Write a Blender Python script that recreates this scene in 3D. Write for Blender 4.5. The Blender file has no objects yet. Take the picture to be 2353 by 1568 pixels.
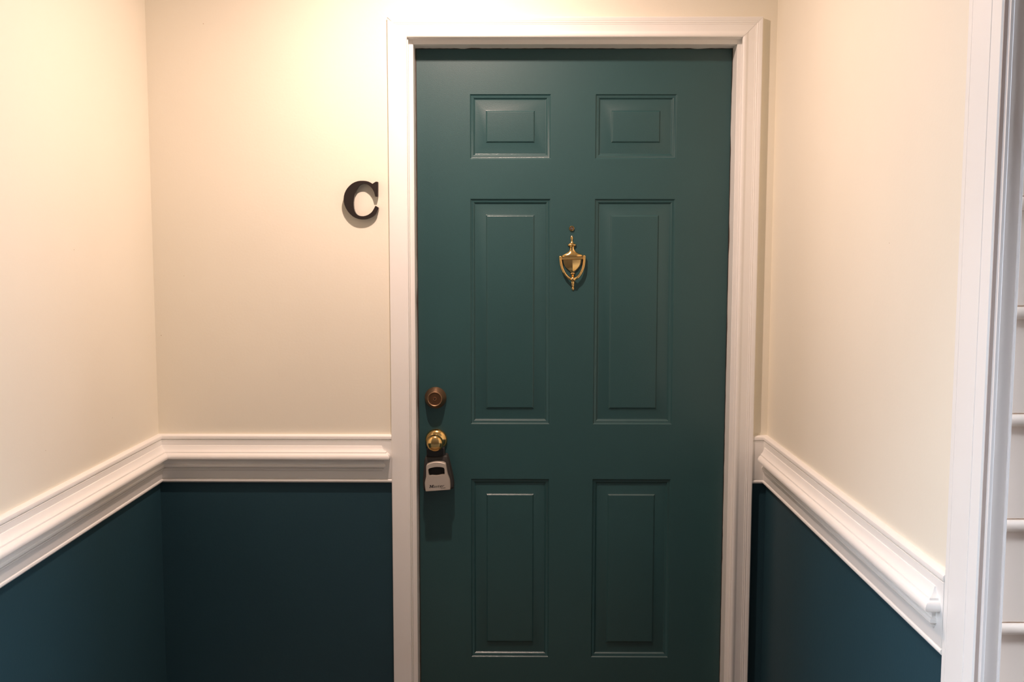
import bpy, bmesh, math, random
from mathutils import Vector, Matrix
random.seed(7)
S = bpy.context.scene
COL = S.collection
PI = math.pi

# ------------------------------------------------------------------ camera
cam_d = bpy.data.cameras.new('camera'); cam = bpy.data.objects.new('camera', cam_d); COL.objects.link(cam)
cam_d.sensor_fit = 'HORIZONTAL'; cam_d.sensor_width = 36.0
cam_d.lens = 36.0 * 2294.79 / 2353.0
cam_d.clip_start = 0.05; cam_d.clip_end = 100
TILT, YAW, ROLL = 0.09273, 0.0067, -0.0010
cam.matrix_world = (Matrix.Translation((0.0, -2.7899, 1.4719)) @ Matrix.Rotation(YAW, 4, 'Z')
                    @ Matrix.Rotation(PI/2 - TILT, 4, 'X') @ Matrix.Rotation(-ROLL, 4, 'Z'))
S.camera = cam

# ------------------------------------------------------------------ sky, lamp light, exposure
w = bpy.data.worlds.new('overcast_sky'); S.world = w; w.use_nodes = True
bg = w.node_tree.nodes['Background']
bg.inputs['Color'].default_value = (0.76, 0.85, 0.99, 1); bg.inputs['Strength'].default_value = 6.6
LAMP = (-0.20, -0.58, 2.375)
ld = bpy.data.lights.new('ceiling_bulb_light', 'POINT'); ld.energy = 41.0; ld.color = (1.0, 0.72, 0.60)
ld.shadow_soft_size = 0.022
# emission weighted downward, a curve shaped to even out brightness on the walls
ld.use_nodes = True
_n = ld.node_tree.nodes; _l = ld.node_tree.links
_tc = _n.new('ShaderNodeTexCoord'); _sp = _n.new('ShaderNodeSeparateXYZ'); _mr = _n.new('ShaderNodeMapRange')
_l.new(_tc.outputs['Normal'], _sp.inputs['Vector']); _l.new(_sp.outputs['Z'], _mr.inputs['Value'])
_mr.inputs['From Min'].default_value = -1.0; _mr.inputs['From Max'].default_value = 0.0
_mr.inputs['To Min'].default_value = 1.85; _mr.inputs['To Max'].default_value = 0.02
_l.new(_mr.outputs['Result'], _n['Emission'].inputs['Strength'])
lo = bpy.data.objects.new('ceiling_bulb_light', ld); lo.location = LAMP; COL.objects.link(lo)
S.view_settings.view_transform = 'Standard'; S.view_settings.look = 'None'
S.view_settings.gamma = 1.0; S.view_settings.use_curve_mapping = False
S.view_settings.exposure = 0.25
S.cycles.use_denoising = True
S.cycles.max_bounces = 16; S.cycles.diffuse_bounces = 10
S.cycles.caustics_reflective = False; S.cycles.caustics_refractive = False

# ------------------------------------------------------------------ materials
def material(name, base, rough=0.5, metal=0.0, spec=0.5, bump=None, mottle=None, specks=None, coat=0.0):
    m = bpy.data.materials.new(name); m.use_nodes = True
    nt = m.node_tree; N = nt.nodes; L = nt.links; b = N['Principled BSDF']
    b.inputs['Base Color'].default_value = (*base, 1); b.inputs['Roughness'].default_value = rough
    b.inputs['Metallic'].default_value = metal; b.inputs['Specular IOR Level'].default_value = spec
    b.inputs['Coat Weight'].default_value = coat; b.inputs['Coat Roughness'].default_value = 0.12
    tc = N.new('ShaderNodeTexCoord'); src = None
    if mottle:                                                      # (scale, amount): cloudy unevenness of the paint
        n = N.new('ShaderNodeTexNoise'); n.inputs['Scale'].default_value = mottle[0]; n.inputs['Detail'].default_value = 5
        L.new(tc.outputs['Object'], n.inputs['Vector'])
        r = N.new('ShaderNodeMapRange'); r.inputs['From Min'].default_value = 0.3; r.inputs['From Max'].default_value = 0.7
        r.inputs['To Min'].default_value = 1 - mottle[1]; r.inputs['To Max'].default_value = 1 + mottle[1]
        L.new(n.outputs['Fac'], r.inputs['Value'])
        mx = N.new('ShaderNodeVectorMath'); mx.operation = 'SCALE'; mx.inputs[0].default_value = base
        L.new(r.outputs['Result'], mx.inputs['Scale']); src = mx.outputs['Vector']
    if specks:                                                      # (scale, size, colour): sparse small dirt specks
        v = N.new('ShaderNodeTexVoronoi'); v.inputs['Scale'].default_value = specks[0]
        L.new(tc.outputs['Object'], v.inputs['Vector'])
        c = N.new('ShaderNodeMath'); c.operation = 'LESS_THAN'; c.inputs[1].default_value = specks[1]
        L.new(v.outputs['Distance'], c.inputs[0])
        mi = N.new('ShaderNodeMix'); mi.data_type = 'RGBA'
        L.new(c.outputs[0], mi.inputs['Factor'])
        if src: L.new(src, mi.inputs['A'])
        else: mi.inputs['A'].default_value = (*base, 1)
        mi.inputs['B'].default_value = (*specks[2], 1); src = mi.outputs['Result']
    if src: L.new(src, b.inputs['Base Color'])
    if bump:                                                        # (scale, strength, distance)
        n = N.new('ShaderNodeTexNoise'); n.inputs['Scale'].default_value = bump[0]; n.inputs['Detail'].default_value = 2
        L.new(tc.outputs['Object'], n.inputs['Vector'])
        bp = N.new('ShaderNodeBump'); bp.inputs['Strength'].default_value = bump[1]; bp.inputs['Distance'].default_value = bump[2]
        L.new(n.outputs['Fac'], bp.inputs['Height']); L.new(bp.outputs['Normal'], b.inputs['Normal']); L.new(bp.outputs['Normal'], b.inputs['Coat Normal'])
    return m

M_CREAM = material('cream_wall_paint', (0.81, 0.775, 0.665), 0.55, spec=0.35, bump=(160, 0.25, 0.0006), mottle=(2.2, 0.02), specks=(9, 0.010, (0.42, 0.30, 0.18)))
M_TEAL = material('teal_wall_paint', (0.017, 0.055, 0.075), 0.5, spec=0.4, bump=(170, 0.3, 0.0006), mottle=(3, 0.05))
M_DOOR = material('teal_door_paint', (0.019, 0.070, 0.076), 0.46, spec=0.5, bump=(560, 0.5, 0.0005), mottle=(4, 0.04), coat=0.25)
M_TRIM = material('white_trim_paint', (0.85, 0.845, 0.82), 0.38, spec=0.45, bump=(45, 0.05, 0.0005), mottle=(5, 0.015))
M_CEIL = material('white_ceiling_paint', (0.82, 0.79, 0.74), 0.8, spec=0.2)
M_SIDING = material('vinyl_siding', (0.80, 0.68, 0.58), 0.45, spec=0.4, bump=(90, 0.15, 0.0004))
M_POST = material('vinyl_corner_trim', (0.88, 0.82, 0.77), 0.4, spec=0.4)
M_EDGE = material('white_vinyl_edge', (0.84, 0.80, 0.77), 0.35)
M_OPP = material('dark_sky_blocker', (0.055, 0.04, 0.032), 0.85, spec=0.2)  # dark colour of the added wall that blocks sky light
M_CAULK = material('aged_caulk', (0.58, 0.49, 0.44), 0.7)
M_SLATE = material('dark_paving', (0.06, 0.053, 0.048), 0.85, spec=0.2)
M_FLOOR = material('entry_floor', (0.19, 0.14, 0.10), 0.85, spec=0.2, bump=(40, 0.3, 0.002), mottle=(6, 0.1))
M_BRASS = material('polished_brass', (0.83, 0.56, 0.22), 0.13, 1.0)
M_BRASSK = material('worn_brass', (0.80, 0.53, 0.20), 0.16, 1.0)
M_DULL = material('dull_bronze', (0.33, 0.205, 0.12), 0.48, 1.0, bump=(300, 0.1, 0.0003))
M_DULLF = material('dark_bronze_face', (0.20, 0.105, 0.055), 0.45, 1.0)
M_DARK = material('black_cavity', (0.006, 0.006, 0.006), 0.7)
M_RUBBER = material('black_rubber', (0.028, 0.026, 0.024), 0.6, bump=(500, 0.2, 0.0003))
M_VINYL = material('black_vinyl', (0.012, 0.012, 0.012), 0.45)
M_SILVER = material('satin_zinc_cover', (0.50, 0.455, 0.40), 0.5, 0.35, bump=(600, 0.15, 0.0002))
M_INK = material('black_lettering', (0.008, 0.007, 0.006), 0.5)
M_BLACK = material('black_painted_wood', (0.022, 0.016, 0.014), 0.32, spec=0.5, specks=(120, 0.05, (0.12, 0.11, 0.10)))
M_STRIP = material('brown_weatherstrip', (0.03, 0.018, 0.012), 0.7)
M_LENS = material('peephole_glass', (0.16, 0.13, 0.12), 0.06, metal=0.5, spec=0.8, coat=1.0)

# ------------------------------------------------------------------ helpers
def link(name, verts, faces, mat, parent=None, smooth=None, mats=None, fmat=None):
    me = bpy.data.meshes.new(name)
    me.from_pydata([tuple(v) for v in verts], [], faces); me.validate()
    for m in (mats or [mat]): me.materials.append(m)
    if fmat:
        for pl, k in zip(me.polygons, fmat): pl.material_index = k
    bm = bmesh.new(); bm.from_mesh(me); bmesh.ops.recalc_face_normals(bm, faces=bm.faces)
    if smooth is not None:
        for f in bm.faces: f.smooth = True
        for e in bm.edges:
            e.smooth = not (len(e.link_faces) == 2 and e.calc_face_angle(0) > smooth)
    bm.to_mesh(me); bm.free()
    o = bpy.data.objects.new(name, me); COL.objects.link(o)
    if parent: o.parent = parent
    return o
def empty(name, parent=None, loc=(0, 0, 0)):
    o = bpy.data.objects.new(name, None); o.empty_display_size = 0.1; o.location = loc; COL.objects.link(o)
    if parent: o.parent = parent
    return o
def structure(o, label=None):
    o['kind'] = 'structure'
    if label: o['label'] = label
    return o
def box(x0, x1, y0, y1, z0, z1):
    v = [(x, y, z) for x in (x0, x1) for y in (y0, y1) for z in (z0, z1)]
    f = [(0, 1, 3, 2), (4, 6, 7, 5), (0, 4, 5, 1), (2, 3, 7, 6), (0, 2, 6, 4), (1, 5, 7, 3)]
    return v, f
def join(parts):
    V, F = [], []
    for v, f in parts:
        n = len(V); V += list(v); F += [tuple(i + n for i in q) for q in f]
    return V, F
def loft(rings, closed=True, caps=True):
    n = len(rings[0]); V = [p for r in rings for p in r]; F = []
    for i in range(len(rings) - 1):
        for j in range(n if closed else n - 1):
            k = (j + 1) % n
            F.append((i*n + j, i*n + k, (i + 1)*n + k, (i + 1)*n + j))
    if caps:
        F.append(tuple(range(n))[::-1]); F.append(tuple((len(rings) - 1)*n + j for j in range(n)))
    return V, F
def lathe_y(cx, cz, prof, n=40):
    """prof: (radius, y) pairs, turned about an axis along y"""
    rings = [[(cx + r*math.cos(2*PI*j/n), y, cz + r*math.sin(2*PI*j/n)) for j in range(n)] for r, y in prof]
    return loft(rings)
def tube(path, radii, n=14):
    rings = []; P = [Vector(p) for p in path]
    for i, p in enumerate(P):
        t = (P[min(i + 1, len(P) - 1)] - P[max(i - 1, 0)]).normalized()
        a = t.cross(Vector((0, 1, 0)));  a = a.normalized() if a.length > 1e-5 else Vector((1, 0, 0))
        b = t.cross(a); r = radii[i] if hasattr(radii, '__len__') else radii
        rings.append([tuple(p + (a*math.cos(2*PI*j/n) + b*math.sin(2*PI*j/n))*r) for j in range(n)])
    return loft(rings)
def sphere(c, r, n=20, m=12, sc=(1, 1, 1)):
    rings = []
    for i in range(1, m):
        a = PI*i/m
        rings.append([(c[0] + sc[0]*r*math.sin(a)*math.cos(2*PI*j/n), c[1] + sc[1]*r*math.sin(a)*math.sin(2*PI*j/n), c[2] + sc[2]*r*math.cos(a)) for j in range(n)])
    return loft(rings)
def bevel(o, width, seg=2):
    m = o.modifiers.new('bevel', 'BEVEL'); m.width = width; m.segments = seg; m.limit_method = 'ANGLE'; m.angle_limit = 0.6
    return o

# ------------------------------------------------------------------ measured layout (metres; wall face at y = 0)
XL, XR, YEND, ZC = -1.0209, 0.7022, -1.29, 2.42
RAIL_B, RAIL_T = 0.8088, 0.9466
DF = 0.075                                    # door face
OPL, OPR, OPT = -0.3035, 0.6105, 2.042        # inner faces of the jambs
STL, STR, STT = -0.2915, 0.5985, 2.030        # inner faces of the stops
CIL, CIR, CIT, CW = -0.306, 0.6080, 2.0440, 0.0525   # inner edges of the casing, its width

# ------------------------------------------------------------------ room shell
ZM = 0.875                                    # paint changes behind the rail
def painted_wall(name, blocks, label):
    V, F, K = [], [], []
    for (x0, x1, y0, y1, z0, z1, k) in blocks:
        v, f = box(x0, x1, y0, y1, z0, z1); n = len(V)
        V += v; F += [tuple(i + n for i in q) for q in f]; K += [k]*6
    return structure(link(name, V, F, None, mats=[M_CREAM, M_TEAL], fmat=K), label)
painted_wall('wall_back', [(XL - 0.1, OPL - 0.018, 0, 0.11, ZM, ZC, 0), (XL - 0.1, OPL - 0.018, 0, 0.11, 0, ZM, 1),
                           (OPR + 0.018, XR + 0.1, 0, 0.11, ZM, ZC, 0), (OPR + 0.018, XR + 0.1, 0, 0.11, 0, ZM, 1),
                           (OPL - 0.018, OPR + 0.018, 0, 0.11, OPT + 0.018, ZC, 0)],
             'cream wall above a dark teal dado around the green door')
painted_wall('wall_left', [(XL - 0.11, XL, YEND, 0, ZM, ZC, 0), (XL - 0.11, XL, YEND, 0, 0, ZM, 1)],
             'left side wall, cream over dark teal')
painted_wall('wall_right', [(XR, XR + 0.09, YEND + 0.03, 0, ZM, ZC, 0), (XR, XR + 0.09, YEND + 0.03, 0, 0, ZM, 1)],
             'right side wall, cream over dark teal')
PXL, PXR, PYB = -1.5, 1.8, -4.2               # unseen roof edges and far wall, placed to shape the sky light
structure(link('floor', *box(XL - 0.1, XR + 0.1, YEND, 0.25, -0.12, 0.0), M_FLOOR), 'brown floor of the entry recess')
structure(link('floor_passage', *box(-14, 14, -18.0, YEND, -0.12, -0.01), M_SLATE), 'dark paving of the passage')
structure(link('ceiling', *box(PXL, PXR, -2.08, 0.11, ZC, ZC + 0.12), M_CEIL), 'white ceiling of the entry')
structure(link('wall_sky_blocker', *box(-6, 6, PYB - 0.1, PYB, 0, 4.6), M_OPP), 'added dark wall out of view that blocks sky light')  # unseen wall put in to keep sky light off the recess
structure(link('wall_front_left', *box(-6.0, XL - 0.11, YEND, YEND + 0.09, 0, ZC + 0.3), M_SIDING), 'pale outer wall left of the recess')

# outer wall on the right: beaded siding, every panel a piece of its own
YS = -1.318                                    # face of the siding and its corner channel
SX0 = 0.7262
wf = structure(link('wall_front', *box(XR + 0.012, 3.0, YS + 0.025, YEND + 0.09, 0, ZC), M_SIDING),
               'outer wall of pale beaded siding beyond the right corner')
PITCH = 0.1604; Z0 = 1.3675 - 8*PITCH
prof_s = [(0.000, -0.004), (0.0012, -0.010), (0.0035, -0.0135), (0.0075, -0.0155), (0.0125, -0.0155), (0.0165, -0.0135),
          (0.0188, -0.010), (0.0195, -0.0060), (0.0205, -0.0070), (0.0215, -0.0090)]
for i in range(15):
    zb = Z0 + i*PITCH
    pr = [(zb + a, YS + 0.012 + b) for a, b in prof_s] + [(zb + PITCH + 0.004, YS + 0.0125), (zb + PITCH + 0.004, YS + 0.0245), (zb + 0.0005, YS + 0.0245)]
    pr = [q for q in pr]
    if zb + PITCH > ZC: pr = [(min(z, ZC), y) for z, y in pr]
    link('siding_panel', *loft([[(x, y, z) for z, y in pr] for x in (SX0, 3.0)]), M_SIDING, wf, smooth=0.6)

# ------------------------------------------------------------------ trim: door frame with casing, jambs, stops
fr = structure(empty('trim_1'), 'white moulded frame around the green door')
T = 0.0165
CP = [(0, 0), (0, 0.0085), (0.0015, 0.0105), (0.004, 0.0118), (0.0075, 0.0125), (0.0115, 0.0120), (0.0140, 0.0108), (0.0165, 0.0104),
      (0.0325, 0.0118), (0.0330, 0.0128), (0.0345, 0.0130), (0.0355, 0.0124), (0.0375, 0.0140), (0.0390, 0.0142), (0.0400, 0.0136),
      (0.0425, 0.0150), (0.0445, 0.0155), (0.0500, T), (0.0518, T - 0.0006), (CW, T - 0.002), (CW, 0)]
CPL = [(0, 0), (0, 0.0100), (0.0012, 0.0120), (0.0035, 0.0130), (0.0060, 0.0125), (0.0075, 0.0128), (0.0490, 0.0142), (0.0515, 0.0136), (CW, 0.0122), (CW, 0)]
def casing(name, prof, a, b, parent):
    link(name, *loft([[a(w_, t) for w_, t in prof], [b(w_, t) for w_, t in prof]]), M_TRIM, parent, smooth=0.45)
casing('casing', CPL, lambda w_, t: (CIL - w_, -t, 0.0), lambda w_, t: (CIL - w_, -t, CIT + w_), fr)
casing('casing', CP, lambda w_, t: (CIR + w_, -t, 0.0), lambda w_, t: (CIR + w_, -t, CIT + w_ - 0.0005), fr)
casing('casing', CP, lambda w_, t: (CIL - w_, -t - 0.0004, CIT + w_), lambda w_, t: (CIR + w_, -t - 0.0004, CIT + w_), fr)
bevel(link('jamb', *box(OPL - 0.018, OPL, 0.0, 0.125, 0, OPT + 0.018), M_TRIM, fr), 0.0015)
bevel(link('jamb', *box(OPR, OPR + 0.018, 0.0, 0.125, 0, OPT + 0.018), M_TRIM, fr), 0.0015)
bevel(link('jamb', *box(OPL, OPR, 0.0, 0.125, OPT, OPT + 0.018), M_TRIM, fr), 0.0015)
def stop(x0, x1, z0, z1, axis):
    """stop strip with the slightly ragged, over-painted inner edge of the photo"""
    y0, y1 = 0.016, DF - 0.0015; rings = []
    n = 90; rnd = random.Random(int(x0*1000) + int(z0*100))
    wob = [rnd.uniform(-0.00035, 0.00035) for _ in range(n + 1)]
    for k in range(6):
        c = rnd.randint(3, n - 3); h = rnd.uniform(-0.0012, 0.0012)
        for d in (-1, 0, 1, 2): wob[c + d] += h*(1, 1.2, 0.9, 0.4)[d + 1]
    for i in range(n + 1):
        t = i/n; e = wob[i]
        if axis == 'z':
            z = z0 + (z1 - z0)*t; s = 1 if x1 > 0.3 else -1
            xi, xo = (x0, x1) if s > 0 else (x1, x0)
            rings.append([(xo, y0, z), (xi + s*0.001, y0, z), (xi, y0 + 0.001, z), (xi - s*e, y1, z), (xo, y1, z)])
        else:
            x = x0 + (x1 - x0)*t
            rings.append([(x, y0, z1), (x, y0, z0 + 0.001), (x, y0 + 0.001, z0), (x, y1, z0 + e), (x, y1, z1)])
    link('stop', *loft(rings), M_TRIM, fr, smooth=0.5)
stop(OPL, STL, 0, OPT, 'z'); stop(STR, OPR, 0, OPT, 'z'); stop(STL, STR, STT, OPT, 'x')
for (x0, x1, z0, z1) in ((STL - 0.009, STL + 0.0028, 0, STT), (STR - 0.0018, STR + 0.009, 0, STT), (STL, STR, STT - 0.0016, STT + 0.009)):
    link('weatherstrip', *box(x0, x1, DF - 0.0014, DF + 0.0012, z0, z1), M_STRIP, fr)

# ------------------------------------------------------------------ trim: chair rails (backing board + moulding each)
BZ = RAIL_B
BOARD = [(0, BZ), (0.0085, BZ), (0.0115, BZ + 0.0018), (0.0132, BZ + 0.0050), (0.0128, BZ + 0.0085), (0.0112, BZ + 0.0105), (0.0088, BZ + 0.0112),
         (0.0110, BZ + 0.0122), (0.0115, BZ + 0.0135), (0.0115, 0.9288), (0.0122, 0.9300), (0.0118, 0.9308), (0.0085, 0.9313), (0.0105, 0.9320),
         (0.0130, 0.9345), (0.0136, 0.9385), (0.0124, 0.9425), (0.0095, 0.9452), (0.0060, RAIL_T), (0, RAIL_T)]
PB = 0.0115
MOULD = [(PB, 0.9158), (0.0135, 0.9155), (0.0150, 0.9120), (0.0175, 0.9065), (0.0215, 0.9020), (0.0262, 0.8998), (0.0266, 0.8962),
         (0.0300, 0.8955), (0.0340, 0.8925), (0.0362, 0.8885), (0.0368, 0.8845), (0.0358, 0.8808), (0.0335, 0.8791), (0.0250, 0.8787),
         (0.0205, 0.8770), (0.0183, 0.8730), (0.0176, 0.8680), (0.0176, 0.8640), (0.0205, 0.8630), (0.0224, 0.8602), (0.0224, 0.8565),
         (0.0205, 0.8538), (0.0175, 0.8532), (0.0148, 0.8529), (0.0148, 0.8510), (0.0172, 0.8505), (0.0172, 0.8488), (0.0150, 0.8482),
         (0.0140, 0.8448), (PB, 0.8430)]
def rail(name, place, s0, s1, m0, m1, label, mitre0=0, mitre1=0, ret0=False, ret1=False):
    """place(s, p, z): s runs along the wall, p stands off it. mitre +1/-1: inside corner; ret: mitred return into the board"""
    e = structure(empty(name), label)
    b0 = [place(s0 + mitre0*p, p, z) for p, z in BOARD]; b1 = [place(s1 - mitre1*p, p, z) for p, z in BOARD]
    link('backing_board', *loft([b0, b1]), M_TRIM, e, smooth=0.5)
    if m0 is None: return e
    rings = []
    if ret0: rings.append([place(m0 - (p - PB), PB - 0.001, z) for p, z in MOULD])
    rings.append([place((m0 - (p - PB)) if ret0 else (m0 + mitre0*p), p, z) for p, z in MOULD])
    rings.append([place((m1 + (p - PB)) if ret1 else (m1 - mitre1*p), p, z) for p, z in MOULD])
    if ret1: rings.append([place(m1 + (p - PB), PB - 0.001, z) for p, z in MOULD])
    link('rail_moulding', *loft(rings), M_TRIM, e, smooth=0.5)
    return e
CY_IN, CY_OUT = -1.2075, -1.3225               # casing of the outer opening on the right wall
rail('trim_2', lambda s, p, z: (XL + p, s, z), YEND, 0.0, YEND, 0.0, 'white chair rail along the left side wall', 0, 1)
rail('trim_3', lambda s, p, z: (s, -p, z), XL, CIL - CW, XL, -0.3875, 'white chair rail on the back wall, ending beside the door frame', 1, 0, ret1=True)
rail('trim_4', lambda s, p, z: (s, -p, z), CIR + CW, XR, None, None, 'short piece of white chair rail between door frame and right corner', 0, 1)
rail('trim_5', lambda s, p, z: (XR - p, s, z), CY_IN, 0.0, -1.1760, -0.0125, 'white chair rail along the right side wall', 0, 1, ret0=True)
# (the right rail's moulding dies square against the short back piece)

# ------------------------------------------------------------------ trim: casing of the outer opening and the corner post of the siding
c6 = structure(empty('trim_6'), 'white flat casing at the outer end of the right wall')
cw = CY_IN - CY_OUT
CO = [(0, 0), (0, 0.0085), (0.0015, 0.0105), (0.0155, 0.0112), (0.0162, 0.0100), (0.0172, 0.0100), (0.0180, 0.0118), (0.0815, 0.0128), (0.0822, 0.0116), (0.0832, 0.0116),
      (0.0842, 0.0128), (cw - 0.003, 0.0122), (cw - 0.0006, 0.0100), (cw, 0.0085), (cw, 0)]
link('casing', *loft([[(XR - t, CY_IN - s, z) for s, t in CO] for z in (0, ZC)]), M_TRIM, c6, smooth=0.4)
link('caulk_joint', *box(XR - 0.0098, 0.6978, YS - 0.0052, YEND + 0.02, 0, ZC), M_CAULK, c6)
c7 = structure(empty('trim_7'), 'grey corner channel where the siding meets the white casing')
bevel(link('channel_bead', *box(0.6978, 0.7038, YS - 0.013, YS + 0.02, 0, ZC), M_EDGE, c7), 0.0018)
link('channel_face', *box(0.7038, 0.7250, YS - 0.006, YS + 0.02, 0, ZC), M_POST, c7)
bevel(link('channel_lip', *box(0.7250, 0.7271, YS - 0.0125, YS + 0.02, 0, ZC), M_EDGE, c7), 0.0007)

# ------------------------------------------------------------------ the door
door = structure(empty('door_1'), 'dark teal six-panel entry door with brass knocker and locks')
COLS = [(-0.1388, 0.0900), (0.2155, 0.4445)]
ROWS = [(1.7240, 1.9042), (0.9630, 1.6118), (0.2625, 0.8010)]
xs = [STL - 0.010, COLS[0][0], COLS[0][1], COLS[1][0], COLS[1][1], STR + 0.010]
zs = [0.008, ROWS[2][0], ROWS[2][1], ROWS[1][0], ROWS[1][1], ROWS[0][0], ROWS[0][1], STT + 0.008]
V, F = [], []
idx = {}
for i, x in enumerate(xs):
    for j, z in enumerate(zs):
        idx[i, j] = len(V); V.append((x, DF, z))
for i in range(5):
    for j in range(7):
        if i in (1, 3) and j in (1, 3, 5): continue
        F.append((idx[i, j], idx[i + 1, j], idx[i + 1, j + 1], idx[i, j + 1]))
v2, f2 = box(xs[0], xs[-1], DF + 0.012, DF + 0.045, zs[0], zs[-1])
n = len(V); V += v2; F += [tuple(k + n for k in q) for q in f2]
for a, b in (((0, 0), (5, 0)), ((5, 0), (5, 7)), ((5, 7), (0, 7)), ((0, 7), (0, 0))):   # outer edges back to the core
    p, q = V[idx[a]], V[idx[b]]; n = len(V)
    V += [p, q, (q[0], DF + 0.013, q[2]), (p[0], DF + 0.013, p[2])]; F.append((n, n + 1, n + 2, n + 3))
link('slab', V, F, M_DOOR, door)
PP = [(0, 0), (0.0008, 0.0004), (0.0030, 0.0032), (0.0045, 0.0039), (0.0088, 0.0047), (0.0105, 0.0056), (0.0132, 0.0086), (0.0150, 0.0091),
      (0.0172, 0.0090), (0.0445, 0.0046), (0.0455, 0.0042), (0.0482, 0.0016), (0.0495, 0.0010), (0.0510, 0.0009)]
for (x0, x1) in COLS:
    for (z0, z1) in ROWS:
        rings = [[(x0 + w_, DF + d, z0 + w_), (x1 - w_, DF + d, z0 + w_), (x1 - w_, DF + d, z1 - w_), (x0 + w_, DF + d, z1 - w_)] for w_, d in PP]
        v, f = loft(rings, caps=False); f.append(tuple(len(v) - 4 + k for k in range(4)))
        link('raised_panel', v, f, M_DOOR, door, smooth=0.30)

# peephole
ph = link('peephole', *lathe_y(0.1507, 1.5277, [(0.0078, DF), (0.0078, DF - 0.0022), (0.0072, DF - 0.0034), (0.0058, DF - 0.0036), (0.0050, DF - 0.0026), (0.0048, DF - 0.0010)], 28), M_BRASSK, door, smooth=0.7)
link('lens', *sphere((0.1507, DF - 0.0004, 1.5277), 0.0049, sc=(1, 0.45, 1)), M_LENS, ph, smooth=3)

# deadbolt
DX, DZ = -0.2403, 1.0405
db = link('deadbolt', *lathe_y(DX, DZ, [(0.0312, DF), (0.0316, DF - 0.003), (0.0306, DF - 0.007), (0.0285, DF - 0.013), (0.0255, DF - 0.021), (0.0222, DF - 0.0285), (0.0208, DF - 0.031),
                                        (0.0196, DF - 0.0315), (0.0182, DF - 0.0305), (0.0178, DF - 0.0285), (0.0172, DF - 0.0280)], 48), M_DULL, door, smooth=0.5)
db['label'] = 'dull bronze deadbolt cylinder'
link('cylinder_face', *lathe_y(DX, DZ, [(0.0174, DF - 0.0270), (0.0174, DF - 0.0286), (0.0058, DF - 0.0287), (0.0056, DF - 0.0296), (0.0046, DF - 0.0300), (0.0036, DF - 0.0296), (0.0020, DF - 0.0294)], 40), M_DULLF, db, smooth=0.5)
kv = join([box(DX - 0.0006, DX + 0.0006, DF - 0.0299, DF - 0.0290, DZ - 0.0034, DZ + 0.0030), box(DX - 0.0011, DX + 0.0011, DF - 0.02985, DF - 0.0290, DZ - 0.0018, DZ + 0.0004)])
link('keyway', *kv, M_DARK, db)

# knob
KX, KZ = -0.2388, 0.9170
kr = link('door_knob', *lathe_y(KX, KZ, [(0.0318, DF), (0.0322, DF - 0.002), (0.0314, DF - 0.006), (0.0280, DF - 0.011), (0.0225, DF - 0.0145), (0.0150, DF - 0.0165), (0.0118, DF - 0.019), (0.0112, DF - 0.026),
                                        (0.0122, DF - 0.032), (0.0165, DF - 0.037), (0.0215, DF - 0.0425), (0.0240, DF - 0.049), (0.0242, DF - 0.055), (0.0230, DF - 0.060), (0.0215, DF - 0.0625), (0.0200, DF - 0.0643), (0.0182, DF - 0.0656), (0.0150, DF - 0.0672), (0.0110, DF - 0.0685), (0.0065, DF - 0.0693), (0.0020, DF - 0.0696)], 56), M_BRASSK, door, smooth=0.9)
kr['label'] = 'polished brass round door knob'

# knocker: urn with a hinged bail, built upright about its top and hung a little askew
kn = empty('door_knocker', door, (0.1508, DF, 1.5085)); kn.rotation_euler = (0, math.radians(-1.7), 0)
kn['label'] = 'polished brass urn door knocker'
U = 1.276e-4
def half_loft(rows, n=22):
    rings = []
    for y_, hw, d in rows:
        rings.append([(hw*U*math.cos(PI*k/(n - 1)), -d*U*math.sin(PI*k/(n - 1))**0.8 if 0 < k < n - 1 else 0.0, -(y_ - 110)*U) for k in range(n)])
    return loft(rings)
urn = [(110, 2, 2), (116, 10, 10), (130, 19, 19), (150, 26, 26), (172, 28, 28), (195, 26, 26), (215, 20, 20), (232, 17, 17), (246, 20, 20), (268, 32, 30), (290, 52, 42), (304, 76, 56), (314, 94, 66), (322, 98, 70),
       (332, 96, 68), (342, 84, 62), (352, 62, 50), (370, 50, 42), (395, 47, 40), (420, 52, 42), (445, 64, 46), (470, 84, 54), (495, 115, 64), (515, 152, 72), (532, 192, 78), (546, 222, 82), (558, 236, 84), (570, 240, 86), (578, 240, 86)]
link('backplate', *half_loft(urn), M_BRASS, kn, smooth=0.8)
bar = [(579, 0), (579, 84), (581, 92), (585, 96), (589, 92), (591, 82), (594, 80), (636, 88), (639, 94), (643, 100), (647, 100), (650, 94), (650, 0)]
bevel(link('hinge_bar', *loft([[(x*U, -d*U, -(y_ - 110)*U) for y_, d in bar] for x in (-236, 236)]), M_BRASS, kn), 0.0005, 2)
def keel(rows, d_mid, d_edge, inset=1.0):
    rings = []
    for y_, hw, k in rows:
        z = -(y_ - 110)*U; h = hw*U*inset
        rings.append([(-h, 0, z), (-h, -d_edge*U*k, z), (0, -d_mid*U*k, z), (h, -d_edge*U*k, z), (h, 0, z)])
    return loft(rings)
shield = [(650, 204, 1), (668, 202, 1), (720, 196, 1), (765, 182, 1), (805, 160, 1), (845, 128, 0.95), (880, 92, 0.9), (910, 56, 0.8), (935, 26, 0.7), (948, 20, 0.7)]
link('shield_rim', *keel(shield, 40, 34), M_BRASS, kn, smooth=0.3)
sh2 = [(656, 178, 1), (672, 180, 1), (720, 174, 1), (765, 160, 1), (805, 138, 1), (845, 107, 0.97), (880, 72, 0.93), (905, 40, 0.88), (920, 16, 0.8)]
link('shield', *keel(sh2, 72, 46), M_BRASS, kn, smooth=0.25)
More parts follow.
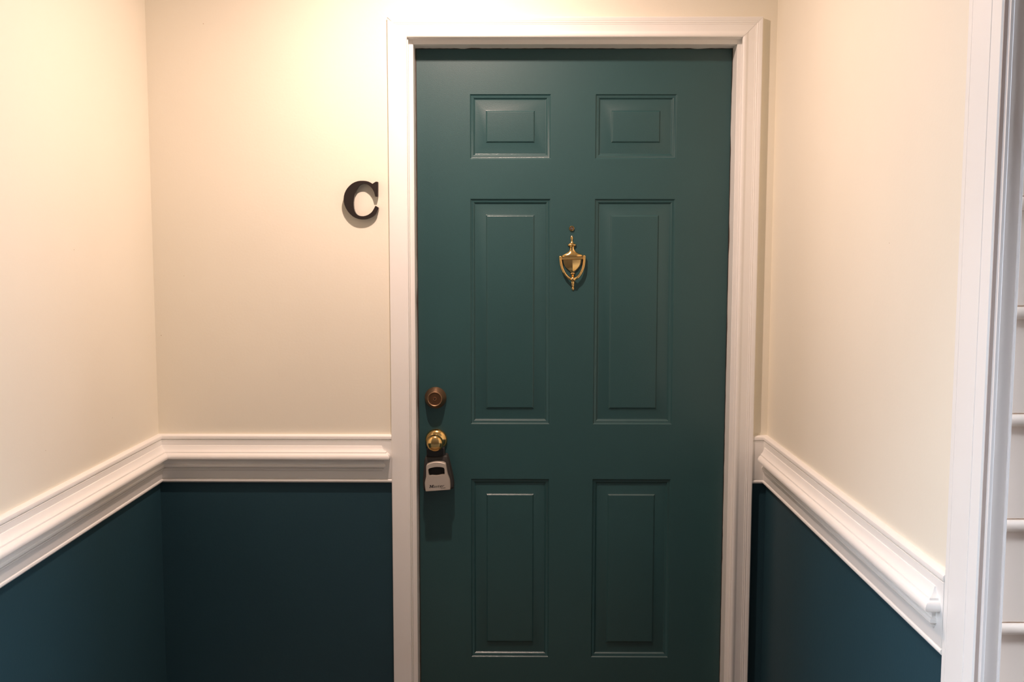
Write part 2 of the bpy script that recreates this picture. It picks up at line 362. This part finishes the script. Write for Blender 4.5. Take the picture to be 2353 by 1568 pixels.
link('collar', *half_loft([(943, 22, 24), (948, 50, 44), (956, 55, 48), (968, 54, 48), (976, 40, 38), (982, 34, 32), (1020, 34, 32), (1030, 30, 30)]), M_BRASS, kn, smooth=0.8)
ctr = 30                                        # the bail swings a little right of the top's axis
bp = [(-268, 590), (-266, 640), (-262, 700), (-252, 770), (-236, 835), (-208, 905), (-172, 970), (-130, 1024), (-82, 1066), (-40, 1086), (0, 1092),
      (40, 1086), (82, 1066), (130, 1024), (172, 970), (208, 905), (236, 835), (252, 770), (262, 700), (266, 640), (268, 590)]
link('bail', *join([tube([(x*U, -(70 + 34*min(1, (y_ - 590)/350))*U, -(y_ - 110)*U) for x, y_ in bp], [29*U]*len(bp), 14),
                    sphere((0, -104*U, -(1085 - 110)*U), 70*U, sc=(1, 0.85, 0.82)),
                    sphere((-268*U, -70*U, -(588 - 110)*U), 33*U), sphere((268*U, -70*U, -(588 - 110)*U), 33*U),
                    tube([(-268*U, -66*U, -(606 - 110)*U), (-225*U, -60*U, -(610 - 110)*U)], 16*U, 10), tube([(268*U, -66*U, -(606 - 110)*U), (225*U, -60*U, -(610 - 110)*U)], 16*U, 10)]), M_BRASS, kn, smooth=0.9)
link('striker', *half_loft([(1100, 30, 34), (1150, 34, 36), (1165, 38, 38), (1200, 30, 34), (1250, 30, 34), (1258, 27, 30), (1264, 14, 18), (1270, 26, 30), (1278, 30, 34), (1315, 27, 32), (1335, 20, 26), (1345, 8, 10)]), M_BRASS, kn, smooth=0.8)

# ------------------------------------------------------------------ key lock box hanging on the knob
lb = empty('key_lock_box', None, (-0.2300, DF, 0.7802)); lb.rotation_euler = (0, math.radians(-4.2), 0)
lb['label'] = 'silver and black key lock box hanging from the brass door knob'; lb['category'] = 'lock box'
YB, YM, YF = -0.003, -0.043, -0.062            # back, front of the rubber body, face of the cover (local y)
def rounded(pts, n=2):
    """closed outline with its corners cut n times"""
    for _ in range(n):
        q = []
        for i, a in enumerate(pts):
            b = pts[(i + 1) % len(pts)]
            q += [(a[0]*0.8 + b[0]*0.2, a[1]*0.8 + b[1]*0.2), (a[0]*0.2 + b[0]*0.8, a[1]*0.2 + b[1]*0.8)]
        pts = q
    return pts
def slab_outline(half, y0, y1, round_=0.004):
    """half: right-hand outline (u, v) from bottom centre to top centre; bevelled front edge"""
    full = rounded(half + [(-u, v) for u, v in reversed(half) if abs(u) > 1e-9])
    cu, cv = 0, sum(v for _, v in full)/len(full)
    def ring(k, y): return [(u*(1 - k/0.035), y, cv + (v - cv)*(1 - k/0.042)) for u, v in full]
    return loft([ring(0, y0), ring(0, y1 + round_), ring(round_*0.35, y1 + round_*0.3), ring(round_*0.9, y1)])
body_h = [(0, -0.0040), (0.030, -0.0040), (0.0400, -0.0025), (0.0435, 0.0010), (0.0440, 0.010), (0.0425, 0.032), (0.0385, 0.060), (0.0345, 0.0855), (0.0325, 0.0935), (0.0285, 0.0970), (0.015, 0.0945), (0.0, 0.0935)]
link('body', *slab_outline(body_h, YB, YM), M_RUBBER, lb, smooth=0.6)
cov_h = [(0, 0.0002), (0.0345, 0.0002), (0.0354, 0.0014), (0.0360, 0.014), (0.0358, 0.0260), (0.0335, 0.0345), (0.0308, 0.0430), (0.0294, 0.0560), (0.0282, 0.0735), (0.0262, 0.0775), (0.0180, 0.0812), (0.0090, 0.0833), (0, 0.0840)]
win_r = [(0.0226, 0.0445), (0.0238, 0.0650), (0.0150, 0.0682), (0.0, 0.0700), (-0.0150, 0.0682), (-0.0238, 0.0650), (-0.0226, 0.0445), (-0.0150, 0.0455), (-0.0095, 0.0445), (0.0, 0.0432), (0.0095, 0.0445), (0.0150, 0.0455)]
def plate_with_hole(outer, hole, y0, y1, ch=0.0012):
    """plate outline with a window cut out: faces made by triangle fill, side walls lofted"""
    bm = bmesh.new()
    def loop(pts, y):
        vs = [bm.verts.new((u, y, v)) for u, v in pts]
        return vs, [bm.edges.new((vs[i], vs[(i + 1) % len(vs)])) for i in range(len(vs))]
    co = (0, sum(v for _, v in outer)/len(outer))
    small = [(u - math.copysign(min(ch, abs(u)), u), v + (ch if v < co[1] else -ch)*(1 if v < 0.01 or v > 0.07 else 0)) for u, v in outer]
    of, oe = loop(small, y1); hf, he = loop(hole, y1)
    bmesh.ops.triangle_fill(bm, edges=oe + he, use_beauty=True)
    om, _ = loop(outer, y1 + ch); ob, _ = loop(outer, y0); hb, _ = loop(hole, y0 - 0.0002)
    for a, b in ((of, om), (om, ob), (hf, hb)):
        for i in range(len(a)):
            k = (i + 1) % len(a); bm.faces.new((a[i], a[k], b[k], b[i]))
    me = bpy.data.meshes.new('tmp'); bm.to_mesh(me); bm.free()
    V = [tuple(v.co) for v in me.vertices]; F = [tuple(p.vertices) for p in me.polygons]
    bpy.data.meshes.remove(me)
    return V, F
cov_full = cov_h + [(-u, v) for u, v in reversed(cov_h) if abs(u) > 1e-9]
cv = link('cover', *plate_with_hole(rounded(cov_full), rounded(win_r, 1), YM + 0.002, YF), M_SILVER, lb)
cv['label'] = 'satin silver shutter cover'
link('window_recess', *box(-0.0255, 0.0255, YM - 0.0016, YM + 0.001, 0.0410, 0.0715), M_DARK, lb)
LR, LV = 0.0152, 0.1362                        # loop of the shackle round the neck of the knob
sp = [(-0.0205, 0.085), (-0.0205, 0.104), (-0.0192, 0.116)] + [(LR*math.cos(PI + 0.25 - (PI + 0.5)*k/14), LV + LR*math.sin(PI + 0.25 - (PI + 0.5)*k/14)) for k in range(15)] + [(0.0192, 0.116), (0.0205, 0.104), (0.0205, 0.085)]
link('shackle', *tube([(u, -0.0270, v) for u, v in sp], [0.0058]*3 + [0.0044]*15 + [0.0058]*3, 16), M_VINYL, lb, smooth=0.9)
bevel(link('shackle_shadow_block', *box(-0.0268, 0.0262, -0.0350, -0.0150, 0.088, 0.1190), M_VINYL, lb), 0.004)  # added black block: stands for shadow and body top between the legs
def glyphs(body, size, shear, weight):
    cu = bpy.data.curves.new('lettering', 'FONT'); cu.body = body; cu.size = size; cu.extrude = 0.00012; cu.offset = weight; cu.shear = shear
    cu.resolution_u = 3
    o = bpy.data.objects.new('lettering', cu); COL.objects.link(o)
    bpy.context.view_layer.update()
    me = bpy.data.meshes.new_from_object(o.evaluated_get(bpy.context.evaluated_depsgraph_get()))
    bpy.data.objects.remove(o)
    V = [tuple(v.co) for v in me.vertices]; F = [tuple(p.vertices) for p in me.polygons]; bpy.data.meshes.remove(me)
    return V, F
def text(body, size, u0, u1, y, v, shear, weight, parent):
    """one line of lettering fitted between u0 and u1 on the baseline v"""
    V, F = glyphs(body, size, shear, weight)
    a = min(p[0] for p in V); b = max(p[0] for p in V); k = (u1 - u0)/(b - a)
    link('lettering', [(u0 + (p[0] - a)*k, y - p[2], v + p[1]) for p in V], F, M_INK, parent)
def capital_m(u, v, w_, h, y, shear, parent):
    """slab-serif capital M from separate strokes, each a hair prouder than the last"""
    t = h*0.13
    strokes = [[(0.10, 0), (0.23, 0), (0.23, 1), (0.10, 1)], [(0.70, 0), (0.92, 0), (0.92, 1), (0.70, 1)],
               [(0.10, 1), (0.33, 1), (0.58, 0.12), (0.40, 0.12)], [(0.44, 0.12), (0.55, 0.12), (0.80, 1), (0.68, 1)],
               [(0, 0), (0.34, 0), (0.34, t/h), (0, t/h)], [(0.60, 0), (1.02, 0), (1.02, t/h), (0.60, t/h)],
               [(0, 1 - t/h), (0.30, 1 - t/h), (0.30, 1), (0, 1)], [(0.70, 1 - t/h), (1.02, 1 - t/h), (1.02, 1), (0.70, 1)]]
    parts = []
    for i, q in enumerate(strokes):
        d = 0.00010 + 0.00001*i
        parts.append(loft([[(u + a_*w_ + shear*b_*h, yy, v + b_*h) for a_, b_ in q] for yy in (y + 0.00012, y - d)]))
    V, F = join(parts); link('lettering', V, F, M_INK, parent)
capital_m(-0.0246, 0.0102, 0.0120, 0.0080, YF - 0.0001, 0.28, lb)
text('aster', 0.0108, -0.0118, 0.0195, YF - 0.0001, 0.0102, 0.28, 0.0, lb)
text('Lock', 0.0046, 0.0085, 0.0222, YF - 0.0001, 0.0062, 0.2, 0.0, lb)

# ------------------------------------------------------------------ the letter C on the wall
def crop_to_wall(pts, y):
    """measured outline of the letter (its own units) to metres on the plane y"""
    kx, kz = 1.1487e-4, 1.1377e-4
    return [(-0.5117 + u*kx, y, 1.6815 - v*kz) for u, v in pts]
outer = [(1020, 245), (1048, 242), (1080, 250), (1078, 420), (1074, 600), (1040, 603), (1010, 600), (985, 500), (965, 455), (940, 415), (912, 380), (880, 348), (842, 320), (800, 300), (770, 295), (730, 294), (690, 300), (650, 318), (615, 345), (590, 385),
         (560, 440), (535, 505), (512, 580), (497, 660), (487, 730), (486, 800), (492, 880), (508, 945), (535, 1000), (570, 1038), (615, 1060), (665, 1071), (720, 1073), (775, 1062), (830, 1040), (875, 1011), (915, 978), (945, 940), (972, 895), (1012, 820), (1048, 842), (1086, 868),
         (1076, 915), (1052, 965), (1018, 1013), (978, 1052), (930, 1088), (870, 1120), (800, 1142), (740, 1150), (670, 1150), (600, 1140), (530, 1116), (465, 1078), (400, 1022), (345, 955), (300, 880), (268, 800), (252, 730), (248, 660), (256, 590), (275, 520), (305, 455), (345, 395), (395, 340), (455, 290), (520, 255), (590, 232), (660, 222), (735, 222), (800, 228), (850, 241), (900, 265), (945, 295)]
LF, LBK = -0.0165, -0.0035
bm = bmesh.new()
fv = [bm.verts.new(p) for p in crop_to_wall(outer, LF)]; bv = [bm.verts.new(p) for p in crop_to_wall(outer, LBK)]
for ring in (fv, bv):
    bmesh.ops.triangle_fill(bm, edges=[bm.edges.new((ring[i], ring[(i + 1) % len(ring)])) for i in range(len(ring))], use_beauty=True)
for i in range(len(fv)):
    k = (i + 1) % len(fv); bm.faces.new((fv[i], fv[k], bv[k], bv[i]))
bmesh.ops.recalc_face_normals(bm, faces=bm.faces)
me = bpy.data.meshes.new('house_letter'); bm.to_mesh(me); bm.free(); me.materials.append(M_BLACK)
lc = bpy.data.objects.new('house_letter', me); COL.objects.link(lc)
lc['label'] = 'black wooden letter C mounted on the cream wall left of the door'; lc['category'] = 'letter'
for (u, v) in ((380, 700), (1040, 420), (760, 1110)):       # pads that hold the letter off the wall
    (x, y, z), = crop_to_wall([(u, v)], 0)
    link('mounting_pad', *box(x - 0.003, x + 0.003, LBK, -0.0002, z - 0.003, z + 0.003), M_BLACK, lc)
